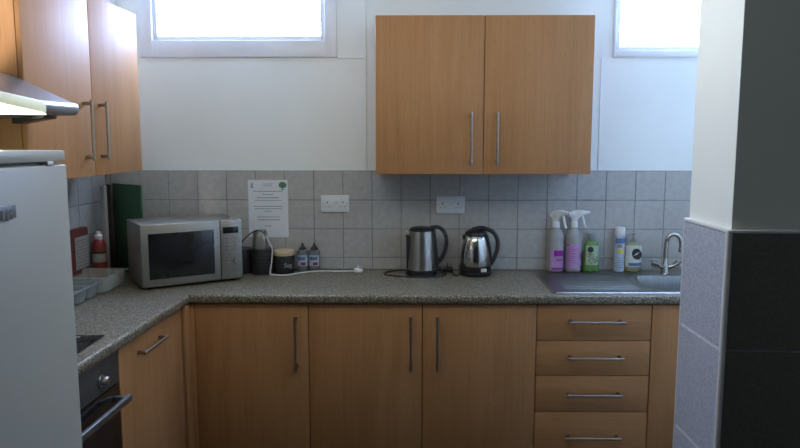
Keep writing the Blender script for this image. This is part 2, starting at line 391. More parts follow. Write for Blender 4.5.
e.tube([(PX+.001, PY0-.002, 0.0), (PX+.001, PY0-.002, PT)], .0035, 10)
e.prism([(PX-.003, PY0), (PX-.003, PY1-.003), (XR-.001, PY1-.003-sl), (XR-.001, PY1+.014-sl), (PX+.014, PY1+.014), (PX+.014, PY0)], PT-.006, PT+.003, bev=.0015, seg=1)
e.build('edge_trim', M['trim'], pil)

# ------------------------------------------------------------------ cabinets
def bar_handle(L, m=M['handle']):
    """bar along z centred at 0, standing off a face at y=0 towards -y"""
    h = MB(); h.cyl((0, -.032, -L/2), (0, -.032, L/2), .006, n=14)
    for s in (-1, 1): h.box(-.007, .007, -.034, 0.0, s*(L/2-.014)-.007, s*(L/2-.014)+.007, .002)
    return h
def put_handle(L, parent, loc, level=False, rz=0):
    o = bar_handle(L).build('handle', M['handle'], parent, label='satin nickel bar handle'); o.location = loc
    o.rotation_euler = (0, PI/2 if level else 0, rz); return o
def door_slab(x0, x1, yf, z0, z1, m, parent, name='door'):
    return MB().box(x0, x1, yf, yf+.018, z0, z1, .003, 2).build(name, m, parent)

# wall cabinet above the kettles
xa, wdt = -0.1264, 0.4986; zb, ht = 1.4239, 0.7197
t = thing('wall_cabinet', 'beech double-door wall cabinet with two bar handles, hung above the kettles', 'cabinet', (xa+wdt, 0, zb))
c = MB(); c.box(-wdt+.004, wdt-.004, -.301, -.001, .001, ht-.001, .001)
c.build('carcass', M['carcass'], t)
for s, hx in ((-1, -.058), (1, .062)):
    d = door_slab(min(s*.0015, s*wdt), max(s*.0015, s*wdt), -.3205, 0.0, ht, M['wood'], t)
    put_handle(.240, d, (hx, -.3205, 0.166))

# wall cabinet on the left wall (faces +x)
def left_xf(o, x, y, z, sk=0.0): o.location = (x, y, z); o.rotation_euler = (0, 0, PI/2 - sk)
t = thing('wall_cabinet', 'beech double-door wall cabinet on the left wall beside the extractor hood', 'cabinet')
left_xf(t, -1.22, -0.80, 1.441)   # local x -> +y, local -y -> +x
hw = 0.485; ht = 0.71
c = MB(); c.box(-hw+.0, hw-.0, .0195, .319, .001, ht-.001, .001); c.build('carcass', M['wood'], t)
for s, hx in ((-1, -.080), (1, .054)):
    d = door_slab(min(s*.0015, s*hw), max(s*.0015, s*hw), 0, 0.0, ht, M['wood'], t)
    put_handle(.232, d, (hx, 0, 0.178))

# base cabinets in the back run
BX, BW = -0.9178, 0.5025
zt, zl, yf = 0.866, 0.15, -0.58
t = thing('base_cabinet', 'beech base cabinet with one door, in the corner under the microwave end of the worktop', 'cabinet', (BX+BW/2, 0, 0))
MB().box(-BW/2-.02, BW/2-.0008, -.56, -.012, .151, .866, .001).build('carcass', M['gap'], t)
d = door_slab(-BW/2+.0015, BW/2-.0015, yf, zl, zt, M['wood'], t); put_handle(.245, d, (.197, yf, .695))
t = thing('base_cabinet', 'beech base cabinet with a pair of doors, below the two kettles', 'cabinet', (BX+2*BW, 0, 0))
MB().box(-BW+.0008, BW-.0008, -.56, -.012, .151, .866, .001).build('carcass', M['gap'], t)
for s, hx in ((-1, -.050), (1, .066)):
    d = door_slab(min(s*.0015, s*(BW-.0015)), max(s*.0015, s*(BW-.0015)), yf, zl, zt, M['wood'], t); put_handle(.245, d, (hx, yf, .695))
t = thing('drawer_cabinet', 'beech four-drawer base cabinet under the sink drainer', 'cabinet', (BX+3.5*BW, 0, 0))
MB().box(-BW/2+.0008, BW/2-.0008, -.56, -.012, .151, .866, .001).build('carcass', M['gap'], t)
for z1, z0, hz in ((.866, .7065, .794), (.7035, .5465, .632), (.5435, .3795, .464), (.3765, .15, .266)):
    d = door_slab(-BW/2+.0015, BW/2-.0015, yf, z0, z1, M['woodh'], t, 'drawer'); put_handle(.246, d, (.006, yf, hz), True)
t = thing('base_cabinet', 'beech sink base cabinet at the right, half hidden by the tiled partition', 'cabinet', (BX+4*BW+.5, 0, 0))
MB().box(-.4992, .4992, -.56, -.012, .151, .70, .001).build('carcass', M['gap'], t)
for s, hx in ((-1, -.055), (1, .055)):
    d = door_slab(min(s*.0015, s*.4985), max(s*.0015, s*.4985), yf, zl, zt, M['wood'], t); put_handle(.245, d, (hx, yf, .695))
tag(MB().box(BX-.02, BX+4*BW+1.0, -.52, -.505, 0.001, .148, .002).build('plinth', M['wood']), 'beech plinth board under the back run of base cabinets', 'plinth')
# corner fillers and left run
tag(MB().box(-.9565, BX-.001, -.58, -.562, .15, .866, .002).box(-.957, -.939, -.637, -.5805, .15, .866, .002).build('corner_post', M['wood']),
    'beech corner post where the two base runs meet', 'corner post')
t = thing('base_cabinet', 'beech base cabinet with a level bar handle near its top, between oven and corner', 'cabinet')
left_xf(t, -.953-.04*.34, -.94, 0, .04)
MB().box(-.299, .330, .02, .555, .151, .866, .001).build('carcass', M['gap'], t)
d = door_slab(-.2985, .2985, 0, zl, zt, M['wood'], t); put_handle(.225, d, (-.048, 0, .806), True)
tag(MB().box(-1.055, -1.040, -1.83, -.615, 0.001, .148, .002).build('plinth', M['wood']), 'beech plinth board under the left run, below the oven', 'plinth')

# ------------------------------------------------------------------ worktop
wt = MB(); a, b = .872, .91
HX0, HX1, HY0, HY1 = 1.10, 1.56, -.525, -.13
wt.prism([(XL+.009, -.010), (-.945, -.010), (-.942, -.59), (-.992, -1.84), (XL+.009, -1.84)], a, b)
wt.box(-.945, HX0, -.59, -.010, a, b); wt.box(HX1, XR-.002, -.59, -.010, a, b)
wt.box(HX0, HX1, HY1, -.010, a, b); wt.box(HX0, HX1, -.59, HY0, a, b)
prof = [(0, a), (0, b)] + [(.010*math.sin(t0)-0.0, b-.012+.012*math.cos(t0)) for t0 in [k*PI/10 for k in range(1, 6)]] + [(.010, a+.006), (.004, a)]
wt.prism([(-.59-p[0], p[1]) for p in prof], -.946, XR-.002, axis=0)
wt.prism([(p[0], p[1]) for p in prof], -1.251, .012, axis=1, mtx=Matrix.Translation((-.942, -.59, 0)) @ Matrix.Rotation(-.04, 4, 'Z'))
tag(wt.build('worktop', M['worktop'], ang=50), 'speckled grey-brown laminate worktop running round the corner', 'worktop')

# ------------------------------------------------------------------ sink
SX0, SX1, SY0, SY1 = .662, 1.62, -.548, -.080
t = thing('kitchen_sink', 'stainless steel inset sink with ribbed drainer and bowl in the worktop', 'sink', (0, 0, .91))
def sd_round(x, y, x0, x1, y0, y1, r):
    qx = abs(x-(x0+x1)/2)-((x1-x0)/2-r); qy = abs(y-(y0+y1)/2)-((y1-y0)/2-r)
    return math.hypot(max(qx, 0), max(qy, 0)) + min(max(qx, qy), 0) - r
def sinkz(x, y):
    e = sd_round(x, y, SX0, SX1, SY0, SY1, .02)
    z = .0050 if e > -.010 else .0050-.0015*min(1, (-e-.010)/.010)
    if e > -.006: z = .0005+.0045*min(1, -e/.006) if e < 0 else .0005
    bw = sd_round(x, y, 1.125, 1.535, -.50, -.165, .06)
    if bw < 0: z = .0035 - .1675*min(1, (-bw/.028))**0.8
    elif x < 1.09 and x > .72 and -.50 < y < -.14:
        k = (y+.50)/.36*9; z += .0025*math.sin(k*2*PI)*min(1, (x-.72)/.02, (1.09-x)/.02)
    return z
def grid(x0, x1, nx, yy0, yy1, ny):
    b = bmesh.new(); V = [[b.verts.new((x0+(x1-x0)*i/nx, yy0+(yy1-yy0)*j/ny, sinkz(x0+(x1-x0)*i/nx, yy0+(yy1-yy0)*j/ny))) for j in range(ny+1)] for i in range(nx+1)]
    for i in range(nx):
        for j in range(ny): b.faces.new((V[i][j], V[i+1][j], V[i+1][j+1], V[i][j+1]))
    m = MB(); m.add(b); return m
grid(SX0, 1.10, 60, SY0, SY1, 110).build('drainer', M['sink'], t, 60)
grid(1.10, SX1, 80, SY0, SY1, 75).build('bowl', M['sink'], t, 60)
MB().lathe([(.0, -.1645), (.038, -.1645), (.04, -.162), (.025, -.1615), (0, -.163)], (1.33, -.33, 0), 24).build('waste', M['chrome'], t)

# mixer tap
t = thing('mixer_tap', 'chrome swan-neck mixer tap with two levers behind the sink bowl', 'tap', (1.312, -.122, .911))
MB().lathe([(.026, 0), (.026, .006), (.021, .010), (.019, .03), (.017, .052), (.0125, .064), (.0115, .085)], n=24).build('body', M['chrome'], t)
sp = [(0, 0, .07), (0, 0, .12), (.002, 0, .165)] + [(.034-.032*math.cos(k*PI/8), -.02*k/8, .170+.036*math.sin(k*PI/8)) for k in range(1, 9)] + [(.067, -.021, .135)]
MB().tube(smooth(sp, 5), .0115, 16).lathe([(.012, .118), (.014, .120), (.014, .136), (.011, .14)], (.067, -.021, 0), 16).build('spout', M['chrome'], t)
for s in (-1, 1):
    v = MB(); v.tube([(s*.008, 0, .035), (s*.042, -.012, .047)], [.010, .012], 14)
    v.tube([(s*.040, -.011, .046), (s*.060, -.017, .060)], [.016, .020], 16)
    v.tube(smooth([(s*.052, -.016, .058), (s*.070, -.024, .066), (s*.080, -.030, .074)], 4), .0065, 10)
    v.build('tap_handle', M['chrome'], t)

# ------------------------------------------------------------------ sockets
def make_socket(label, x, z):
    t = thing('wall_socket', label, 'socket', (x, -.0005, z), 0, None)
    p = MB(); p.box(-.0735, .0735, -.010, .0, -.0435, .0435, .003, 2)
    p.build('faceplate', M['socket'], t)
    for s in (-1, 1):
        MB().box(s*.011-.0085, s*.011+.0085, -.0135, -.0095, .002, .020, .0015).build('switch', M['white'], t)
    for s in (-.040, .040):
        MB().box(s-.0022, s+.0022, -.0104, -.0098, .002, .012).build('pin_hole', M['ink'], t)
        for q in (-.011, .011): MB().box(s+q-.003, s+q+.003, -.0104, -.0098, -.017, -.0125).build('pin_hole', M['inkg'], t)
    for s in (-.0603, .0603): MB().cyl((s, -.0106, 0), (s, -.0095, 0), .0030, n=12).build('screw', M['handle'], t)
    return t
make_socket('white double wall socket left of the wall cabinet, above the white cable', -.351, 1.256)
make_socket('white double wall socket under the wall cabinet, above and between the kettles', .2415, 1.2505)

# ------------------------------------------------------------------ notice
t = thing('paper_notice', 'white printed paper notice with a small green tree, on the tiles above the canisters', 'notice', (-.6975, -.0006, 1.229), 0)
MB().box(-.1025, .1025, -.0006, 0.0, -.148, .148).build('sheet', M['paper'], t)
random.seed(4)
def line(cx, z, w, hgt, m):
    x = cx-w/2
    while x < cx+w/2-.003:
        l = random.uniform(.006, .017); l = min(l, cx+w/2-x); m.box(x, x+l, -.0010, -.0005, z-hgt/2, z+hgt/2); x += l+.0022
tx = MB(); tg = MB()
for z, w, hgt in ((.090, .150, .0035), (.073, .055, .004), (.057, .115, .004), (.043, .135, .003), (.012, .148, .0035), (0.0, .140, .0035), (-.013, .038, .0035), (-.043, .118, .0035), (-.058, .118, .0045), (-.090, .036, .0035)):
    tx = MB(); line(0.0, z, w, hgt, tx); tx.build('printed_line', M['inkg'], t)
line(0.0, .128, .055, .0028, tg); line(0.0, .118, .045, .0028, tg); tg.build('heading', M['inkg'], t)
tr = MB(); tr.lathe([(0, -.001), (.0205, -.001), (.0205, 0), (0, 0)], n=20, sx=1, sy=.8, mtx=Matrix.Translation((.076, -.0008, .122)) @ Matrix.Rotation(PI/2, 4, 'X'))
tr.box(.0735, .0785, -.0012, -.0006, .098, .115); tr.box(.066, .086, -.0012, -.0006, .0965, .0995)
tr.build('tree_emblem', M['treeg'], t)
cr = MB(); cr.box(-.084, -.079, -.0012, -.0006, .105, .135); cr.box(-.090, -.074, -.0012, -.0006, .112, .116); cr.box(-.088, -.076, -.0012, -.0006, .124, .128)
cr.build('crest_emblem', M['inkg'], t)

# ------------------------------------------------------------------ extractor hood, oven, hob, fridge
t = thing('extractor_hood', 'grey metal extractor hood with a lit cream light panel, left wall over the hob', 'extractor hood', (-1.538, -1.592, 1.656))
yn, yfar = -.298, .298
nose = [(.0, .0), (.38, .004)] + [(.476+.020*math.cos(a), .027+.021*math.sin(a)) for a in [-PI/2+k*PI/8 for k in range(0, 9)]] + [(.462, .053), (.29, .134), (.235, .145), (0, .145)]
hd = MB(); hd.prism(nose, yn, yfar, axis=1); hd.build('canopy', M['hood'], t, 40)
lb = MB(); lb.prism([(.080, .006), (.080, .038), (.060, .041), (-.124, .053), (-.297, .064), (-.297, .038), (-.124, .022)], .43, .503, axis=0, bev=.002)
lb.build('light_panel', M['hoodcream'], t)
lp = MB(); lp.prism([(.079, .0045), (-.124, .0205), (-.296, .036), (-.296, -.006), (-.124, -.0035), (.079, .001)], .44, .5015, axis=0); lp.build('lamp', M['diffuser'], t)
MB().box(.03, .39, -.28, .28, -.004, .001, .001).build('filter', M['grease'], t)
MB().prism([(.33, -.022), (.43, -.004), (.43, .010), (.33, .010)], .20, .285, axis=1, bev=.002).build('switch_box', M['black'], t)
lt = bpy.data.lights.new('hood_lamp', 'POINT'); lt.shadow_soft_size = .04; lt.energy = 0.9; lt.color = (.96, 1.0, .74)
lo = bpy.data.objects.new('hood_lamp', lt); COL.objects.link(lo); lo.location = (-1.13, -1.66, 1.600)

t = thing('built_in_oven', 'built-in dark oven with knobs and a steel bar handle under the hob', 'oven'); left_xf(t, -.953-.04*.94, -1.54, 0, .04)
MB().box(-.296, .296, .02, .55, .151, .866, .001).build('housing', M['blackm'], t)
MB().box(-.296, .296, 0, .02, .752, .864, .003).build('control_panel', M['ovengrey'], t)
for kx in (-.20, -.07, .168):
    MB().lathe([(.021, 0), (.021, .004), (.016, .006), (.0145, .024), (.012, .027), (0, .027)], n=24, mtx=Matrix.Translation((kx, 0, .800)) @ Matrix.Rotation(PI/2, 4, 'X')).build('knob', M['steel'], t)
dr = MB().box(-.296, .296, 0, .022, .15, .748, .003).build('oven_door', M['dglass'], t)
oh = MB(); oh.box(-.275, .275, -.056, -.040, .694, .718, .004)
for s in (-1, 1): oh.box(s*.255-.010, s*.255+.010, -.045, 0, .697, .715, .003)
oh.build('handle', M['ovenhandle'], dr)

t = thing('electric_hob', 'dark grey hob set in the left worktop beside the fridge', 'hob', (-1.250, -1.53, .9105))
MB().box(-.245, .228, -.29, .29, 0, .006, .0025).build('hob_top', M['dglass'], t)
MB().box(-.24, -.0, .245, .262, .005, .010, .002).box(.02, .16, .245, .262, .005, .010, .002).build('steel_strip', M['steel'], t)
for hx, hy, r in ((-.12, .12, .072), (.10, .12, .09), (-.12, -.15, .09), (.10, -.15, .072)):
    MB().lathe([(r, .0), (r, .012), (r-.006, .015), (r*.3, .015), (r*.28, .013), (0, .013)], (hx, hy, .0055), 36).build('hotplate', M['black'], t)

t = thing('fridge', 'tall white fridge at the left edge with a grey badge on its door', 'fridge', (-.736, -2.02, 0), math.radians(90-11))
# local: face plane y=0 looks to -y (towards +x and the camera); local x from -0.6 (near) to 0 (far)
MB().box(-.60, 0, .045, .60, .03, 1.5625, .006, 3).build('body', M['fridge'], t)
MB().box(-.60, 0, .0, .0445, 1.538, 1.5625, .004, 2).build('top_panel', M['fridge'], t)
MB().box(-.585, -.02, .012, .046, 1.530, 1.5385).box(-.585, -.010, .032, .046, .06, 1.50).build('seal', M['seal'], t)
d = MB().box(-.60, 0.002, 0.0, .032, .05, 1.531, .004, 3).build('fridge_door', M['fridge'], t)
MB().box(-.060, -.040, -.002, .03, 1.530, 1.5395, .002).build('hinge', M['white'], t)
bd = MB().box(-.40, -.161, -.004, .0005, 1.430, 1.457, .0015).build('badge', M['badge'], d)
lg = MB(); random.seed(2); x = -.385
while x < -.175:
    hh = random.choice((.010, .014, .012)); lg.box(x, x+.003, -.0046, -.0035, 1.437, 1.414+hh); lg.box(x, x+.007, -.0046, -.0035, 1.437+hh-.003, 1.414+hh); x += .0115
lg.build('lettering', M['seal'], bd)

# ------------------------------------------------------------------ microwave
ang = math.atan2(.253, .389)
t = thing('microwave', 'stainless steel microwave with dark glass door, set diagonally in the corner', 'microwave', (-1.161, -.528, .911), ang)
MW, MH, MD = .464, .296, .298
MB().box(.0, MW, .018, MD, .012, MH, .004).build('casing', M['mwsteel'], t)
for fx in (.04, MW-.04):
    for fy in (.04, MD-.04): MB().cyl((fx, fy, 0), (fx, fy, .0125), .012, n=14).build('foot', M['black'], t)
dd = MB(); dw = .358
dd.box(.0, dw, .0, .018, .012, MH, .004); dr = dd.build('door', M['mwsteel'], t)
MB().box(.030, .330, -.002, .004, .045, .255, .004).build('door_glass', M['dglass'], dr)
cp = MB().box(dw+.002, MW, .0, .018, .012, MH, .004).build('control_panel', M['mwsteel'], t)
MB().box(dw+.014, MW-.018, -.0015, .002, .232, .262, .001).build('display', M['dglass'], cp)
for r in range(4):
    for q in range(2):
        MB().box(dw+.030+q*.034, dw+.050+q*.034, -.0015, .001, .206-r*.019, .215-r*.019, .001).build('button', M['handle'], cp)
for q in range(2): MB().box(dw+.024, dw+.044, -.0015, .001, .100-q*.017, .110-q*.017, .001).build('button', M['handle'], cp)
MB().lathe([(.0165, 0), (.0165, .010), (.0145, .013), (0, .013)], n=26, mtx=Matrix.Translation((dw+.076, 0, .100)) @ Matrix.Rotation(PI/2, 4, 'X')).build('knob', M['mwsteel'], cp)

# ------------------------------------------------------------------ kettles
def handle_pts(P): return smooth(P, 6)
# brushed straight-sided kettle
t = thing('electric_kettle', 'tall brushed-steel kettle with straight sides and black handle, the left kettle', 'kettle', (.092, -.125, .911))
MB().lathe([(.077, 0), (.079, .003), (.078, .014), (.072, .017)], n=40).build('base', M['black'], t)
bd = MB().lathe([(.0755, .018), (.0755, .026), (.0735, .06), (.069, .13), (.064, .19), (.061, .223), (.058, .226)], n=48).build('jug', M['steel'], t)
MB().lathe([(.0745, .0175), (.0768, .019), (.0765, .029), (.0750, .030)], n=48).build('base_ring', M['blackm'], bd)
MB().prism([(-.056, .205), (-.078, .222), (-.082, .214), (-.072, .180), (-.058, .150)], -.018, .018, axis=1, bev=.004).build('spout', M['steel'], t)
MB().prism([(-.082, .205), (-.077, .19), (-.0755, .03), (-.060, .03), (-.058, .20)], -.030, .030, axis=1, bev=.006).build('water_gauge', M['black'], t)
MB().lathe([(.0615, .222), (.0615, .229), (.056, .236), (.04, .241), (0, .243)], n=40).build('lid', M['black'], t)
hp = handle_pts([(.045, 0, .236), (.075, 0, .240), (.103, 0, .226), (.122, 0, .190), (.122, 0, .140), (.106, 0, .092), (.082, 0, .060)])
MB().tube(hp, .016, 12, flat=.62).prism([(.050, .235), (.068, .235), (.086, .07), (.083, .035), (.070, .035)], -.018, .018, axis=1, bev=.006).build('handle', M['black'], t)
MB().box(.070, .100, -.02, .02, .022, .036, .004).build('switch', M['black'], t)
# chrome dome kettle
t = thing('electric_kettle', 'rounded polished-chrome kettle with black collar and handle, the right kettle', 'kettle', (.362, -.125, .911))
MB().lathe([(.078, 0), (.080, .003), (.080, .016), (.076, .020)], n=40).build('base', M['black'], t)
bd = MB().lathe([(.076, .021), (.0795, .026), (.0795, .050), (.075, .052)], n=48).build('base_ring', M['black'], t)
MB().box(.020, .048, -.0795, -.070, .026, .042, .002).build('rocker_switch', M['white'], bd)
jg = MB().lathe([(.0765, .050), (.0775, .062), (.0755, .10), (.070, .14), (.061, .175), (.050, .200), (.046, .204)], n=48).build('jug', M['chrome'], t)
MB().prism([(-.042, .203), (-.072, .204), (-.068, .190), (-.058, .150)], -.016, .016, axis=1, bev=.004).build('spout', M['chrome'], t)
MB().prism([(-.004, .065), (.004, .065), (.004, .16), (-.004, .16)], -.0765, -.063, axis=1, bev=.001).build('water_window', M['black'], jg)
MB().lathe([(.052, .198), (.056, .204), (.053, .214), (.04, .224), (.02, .230), (0, .231)], n=40).build('lid', M['black'], t)
hp = handle_pts([(-.02, 0, .226), (.02, 0, .236), (.055, 0, .230), (.088, 0, .212), (.108, 0, .175), (.109, 0, .130), (.094, 0, .085), (.076, 0, .050)])
MB().tube(hp, .017, 12, flat=.62).prism([(.044, .215), (.062, .200), (.078, .13), (.084, .05), (.068, .05), (.066, .12)], -.020, .020, axis=1, bev=.006).build('handle', M['black'], t)

def cable(name, pts, r, m, label, plug=None):
    b = MB(); b.tube(smooth(pts, 8), r, 8)
    o = b.build(name, m); tag(o, label, 'cable'); return o
Z = .9135
c1 = MB().tube(smooth([(.025, -.030, Z), (-.03, -.035, Z), (-.07, -.065, Z), (-.095, -.11, Z), (-.085, -.15, Z), (-.03, -.185, Z), (.04, -.212, Z), (.11, -.215, Z),
     (.185, -.19, Z), (.215, -.14, Z), (.195, -.085, Z), (.207, -.055, .922)], 8), .0032, 8).build('kettle_cable', M['black'])
tag(c1, 'black mains cable looping out to the left of the brushed kettle', 'cable')
pg = MB(); pg.box(.205, .253, -.075, -.035, .9115, .937, .007, 3).box(.222, .228, -.059, -.051, .935, .955, .001).box(.238, .242, -.063, -.057, .935, .951, .001)
tag(pg.build('plug', M['black']), 'black mains plug lying between the two kettles', 'plug')
c2 = MB().tube(smooth([(.279, -.150, Z), (.262, -.170, Z), (.250, -.150, Z), (.252, -.115, Z), (.244, -.085, Z)], 8), .0032, 8).build('kettle_cable', M['black'])
tag(c2, 'short black mains cable lying in front of the plug beside the chrome kettle', 'cable')

# ------------------------------------------------------------------ cutting boards in the corner
def board(name, label, x0, y0, x1, y1, h, th, m):
    t = thing(name, label, 'chopping board', (x0, y0, .911), math.atan2(y1-y0, x1-x0), 'chopping boards stood in the corner')
    L = math.hypot(x1-x0, y1-y0)
    MB().box(0, L, 0, th, 0, h, min(.004, th/3), 2).build('board', m, t); return t
board('chopping_board', 'green plastic chopping board standing on end behind the microwave', -1.493, -.030, -1.283, -.190, .452, .010, M['green'])
board('chopping_board', 'dark brown chopping board standing on end left of the green one', -1.517, -.050, -1.476, -.085, .447, .012, M['brown'])
board('chopping_board', 'narrow cream board standing on edge at the left of the boards', -1.476, -.205, -1.453, -.209, .452, .024, M['cream'])

# ------------------------------------------------------------------ corner canisters and bottles
def canister(x, y, label, r=.054, h=.118, lid=True):
    t = thing('storage_canister', label, 'canister', (x, y, .911), 0)
    p = [(r-.002, 0), (r, .003), (r, h-.004), (r-.002, h)]
    b = MB().lathe(p, n=40).build('body', M['blackm'], t)
    rb = MB()
    for k in range(6): rb.lathe([(r-.001, .016+k*.017), (r+.0008, .0165+k*.017), (r-.001, .017+k*.017)], n=40, cap=False)
    rb.build('grid_band', M['black'], b)
    return t, b
t, b = canister(-.828, -.085, 'black round canister half hidden behind the microwave'); MB().lathe([(.055, .118), (.056, .121), (.054, .125), (0, .126)], n=40).build('lid', M['black'], t)
t, b = canister(-.712, -.105, 'black round canister with an upturned steel cup on its lid', .055, .120); MB().lathe([(.056, .120), (.057, .123), (.055, .127), (0, .128)], n=40).build('lid', M['black'], t)
cu = MB(); cu.lathe([(.040, 0), (.0405, .003), (.037, .050), (.033, .087), (.029, .092), (0, .092)], n=36)
for k in range(10):
    a = k*2*PI/10; cu.tube([(.0395*math.cos(a), .0395*math.sin(a), .004), (.034*math.cos(a), .034*math.sin(a), .082)], .0022, 6)
o = cu.build('steel_cup', M['mwsteel']); o.location = (-.721, -.105, 1.0395); tag(o, 'ribbed stainless steel cup upside down on the middle black canister', 'cup')
t, b = canister(-.606, -.088, 'black sugar canister with pale lid and chalk writing, beside the squeeze bottles', .052, .092)
MB().lathe([(.0525, .092), (.054, .095), (.054, .112), (.051, .117), (0, .118)], n=40).build('lid', M['lidcream'], t)
text('writing', 'Sug', .030, M['chalk'], b, (.028, -.0468, .045), (PI/2, 0, .50), ext=.0012)
# lead draped over the canisters
tag(MB().tube(smooth([(-.826, -.085, 1.035), (-.800, -.14, 1.082), (-.752, -.150, 1.124), (-.715, -.148, 1.134), (-.690, -.153, 1.118)], 8), .003, 8).build('black_flex', M['black']),
    'black flex arching over the steel cup', 'cable')
wc = MB().tube(smooth([(-.684, -.150, 1.112), (-.662, -.158, 1.068), (-.650, -.163, 1.045), (-.653, -.163, .99), (-.662, -.165, .935), (-.658, -.168, .9165), (-.628, -.176, .915), (-.575, -.170, .915),
    (-.520, -.125, .916), (-.47, -.088, .916), (-.42, -.075, .916), (-.35, -.078, .916), (-.28, -.08, .916), (-.245, -.085, .920)], 8), .0036, 8).build('white_cable', M['whitecable'])
tag(wc, 'white mains cable running along the worktop from the canisters to its plug', 'cable')
pg = MB(); pg.box(-.252, -.205, -.110, -.062, .9115, .930, .007, 3).box(-.232, -.226, -.090, -.082, .929, .946, .001)
tag(pg.build('plug', M['white']), 'white mains plug lying on the worktop in front of the tiles', 'plug')
for x, lab in ((-.518, 'small grey squeeze bottle with black nozzle, next to the sugar canister'), (-.457, 'small grey squeeze bottle with black nozzle, the right one of the pair')):
    t = thing('squeeze_bottle', lab, 'bottle', (x, -.045, .911), 0, 'squeeze bottles by the canisters')
    MB().lathe([(.027, 0), (.029, .003), (.029, .100), (.027, .108), (.018, .112), (.018, .115)], n=30, sy=.85).build('body', M['syrup'], t)
    MB().lathe([(.019, .114), (.019, .120), (.013, .126), (.007, .134), (.004, .147), (0, .148)], n=24).build('nozzle', M['black'], t)
    lbm = wrap(.029, .030, .086, -PI*.86, -PI*.14, sy=.85).build('label', M['canblue'], t)
    wrap(.0296, .034, .050, -PI*.55, -PI*.28, sy=.85).build('red_print', M['red'], lbm)
    wrap(.0296, .060, .078, -PI*.75, -PI*.30, sy=.85).build('blue_print', M['blue'], lbm)

# ------------------------------------------------------------------ cleaning bottles on the sink ledge
def spray(x, label, rz, pale):
    t = thing('spray_bottle', label, 'spray bottle', (x, -.054, .9155), 0, 'spray bottles behind the drainer')
    zz = .0
    t.scale = (1.03, 1.0, 1.045)
    b = MB(); b.lathe([(.033, 0), (.0375, .004), (.0385, .03), (.0385, .140), (.0365, .150), (.0385, .158), (.037, .175), (.028, .196), (.016, .208), (.0145, .224)], n=36, sy=.92)
    bo = b.build('body', M['bottleclear'], t, 50)
    MB().lathe([(.032, .002), (.0365, .005), (.0372, .03), (.0372, .115 if pale else .132), (0, .116 if pale else .133)], n=36, sy=.91).build('liquid', M['pinkliq'], bo)
    MB().lathe([(.0175, .216), (.0175, .240), (.013, .247)], n=24).build('collar', M['white'], t)
    h = MB()
    R = Matrix.Rotation(rz, 4, 'Z')
    h.prism([(-.014, .240), (.012, .240), (.017, .260), (.034, .274), (.064, .283), (.064, .294), (.024, .301), (-.008, .298), (-.030, .282), (-.036, .270), (-.018, .262)], -.012, .012, axis=1, bev=.003, mtx=R)
    ho = h.build('spray_head', M['white'], t)
    tr = MB(); pts = [R @ Vector(p) for p in smooth([(.024, 0, .282), (.038, 0, .270), (.044, 0, .250), (.049, 0, .228), (.056, 0, .214)], 5)]
    tr.tube(pts, [.0085]*(len(pts)-3)+[.008, .007, .005], 10, flat=.7); tr.build('trigger', M['white'], ho)
    nz = MB(); nz.tube([R @ Vector((.062, 0, .2885)), R @ Vector((.076, 0, .2885))], .0065, 12); nz.build('nozzle', M['white'], ho)
    return t, bo
t, b = spray(.777, 'lilac cleaner spray bottle with a magenta block on its label, the left one', -.75, True)
l = wrap(.0385, .012, .112, -PI*.80, -PI*.12, sy=.92).build('label', M['pinklab'], b)
wrap(.0390, .078, .106, -PI*.62, -PI*.18, sy=.92).build('magenta_block', M['mag'], l)
wrap(.0390, .012, .022, -PI*.70, -PI*.18, sy=.92).build('magenta_band', M['mag'], l)
text('lettering', 'B10', .020, M['mag'], l, (.012, -.0378, .060), (PI/2, 0, .2), ext=.001)
t, b = spray(.868, 'lilac cleaner spray bottle with its trigger pointing right, beside the green bottle', -.05, False)
l = wrap(.0385, .016, .140, -PI*.93, -PI*.28, sy=.92).build('label', M['pinklab'], b)
wrap(.0390, .060, .090, -PI*.24, -PI*.04, sy=.92).build('magenta_block', M['mag'], l)
wrap(.0390, .018, .030, -PI*.24, -PI*.04, sy=.92).build('magenta_band', M['mag'], l)
tx = MB()
tx.add(wrap(.0388, .130, .136, -PI*.90, -PI*.72, sy=.92).bm)
for k in range(7): tx.add(wrap(.0388, .045+k*.011, .047+k*.011, -PI*.85, -PI*(.42+.05*(k % 3)), sy=.92).bm)
tx.build('print', M['mag'], l)

t = thing('detergent_bottle', 'green washing-up liquid bottle with grey cap behind the drainer', 'bottle', (.960, -.052, .9155))
b = MB().lathe([(.034, 0), (.040, .005), (.041, .03), (.040, .07), (.039, .105), (.040, .125), (.036, .145), (.026, .157), (.018, .160)], n=36, sy=.72).build('body', M['greenliq'], t)
MB().lathe([(.021, .158), (.0215, .160), (.0205, .190), (.018, .194), (0, .194)], n=28, sy=.85).build('cap', M['greycap'], t)
l = wrap(.0405, .036, .135, -PI*.80, -PI*.20, sy=.73).build('label', M['palegreen'], b)
MB().lathe([(0, 0), (.0155, 0), (.0155, .0012), (0, .0012)], n=22, mtx=Matrix.Translation((-.012, -.0298, .115)) @ Matrix.Rotation(PI/2, 4, 'X')).build('dark_disc', M['ink'], l)
sc = MB(); random.seed(8)
for k in range(16):
    x = random.uniform(-.020, .022); z = random.uniform(.048, .096); a = random.uniform(-.9, .9); L = .008
    yy = -.73*math.sqrt(max(1e-6, .0412**2-x*x))-.0006
    sc.tube([(x-L*math.cos(a), yy, z-L*math.sin(a)), (x+L*math.cos(a), yy, z+L*math.sin(a))], .0013, 6)
sc.build('scribble_print', M['ink'], l)

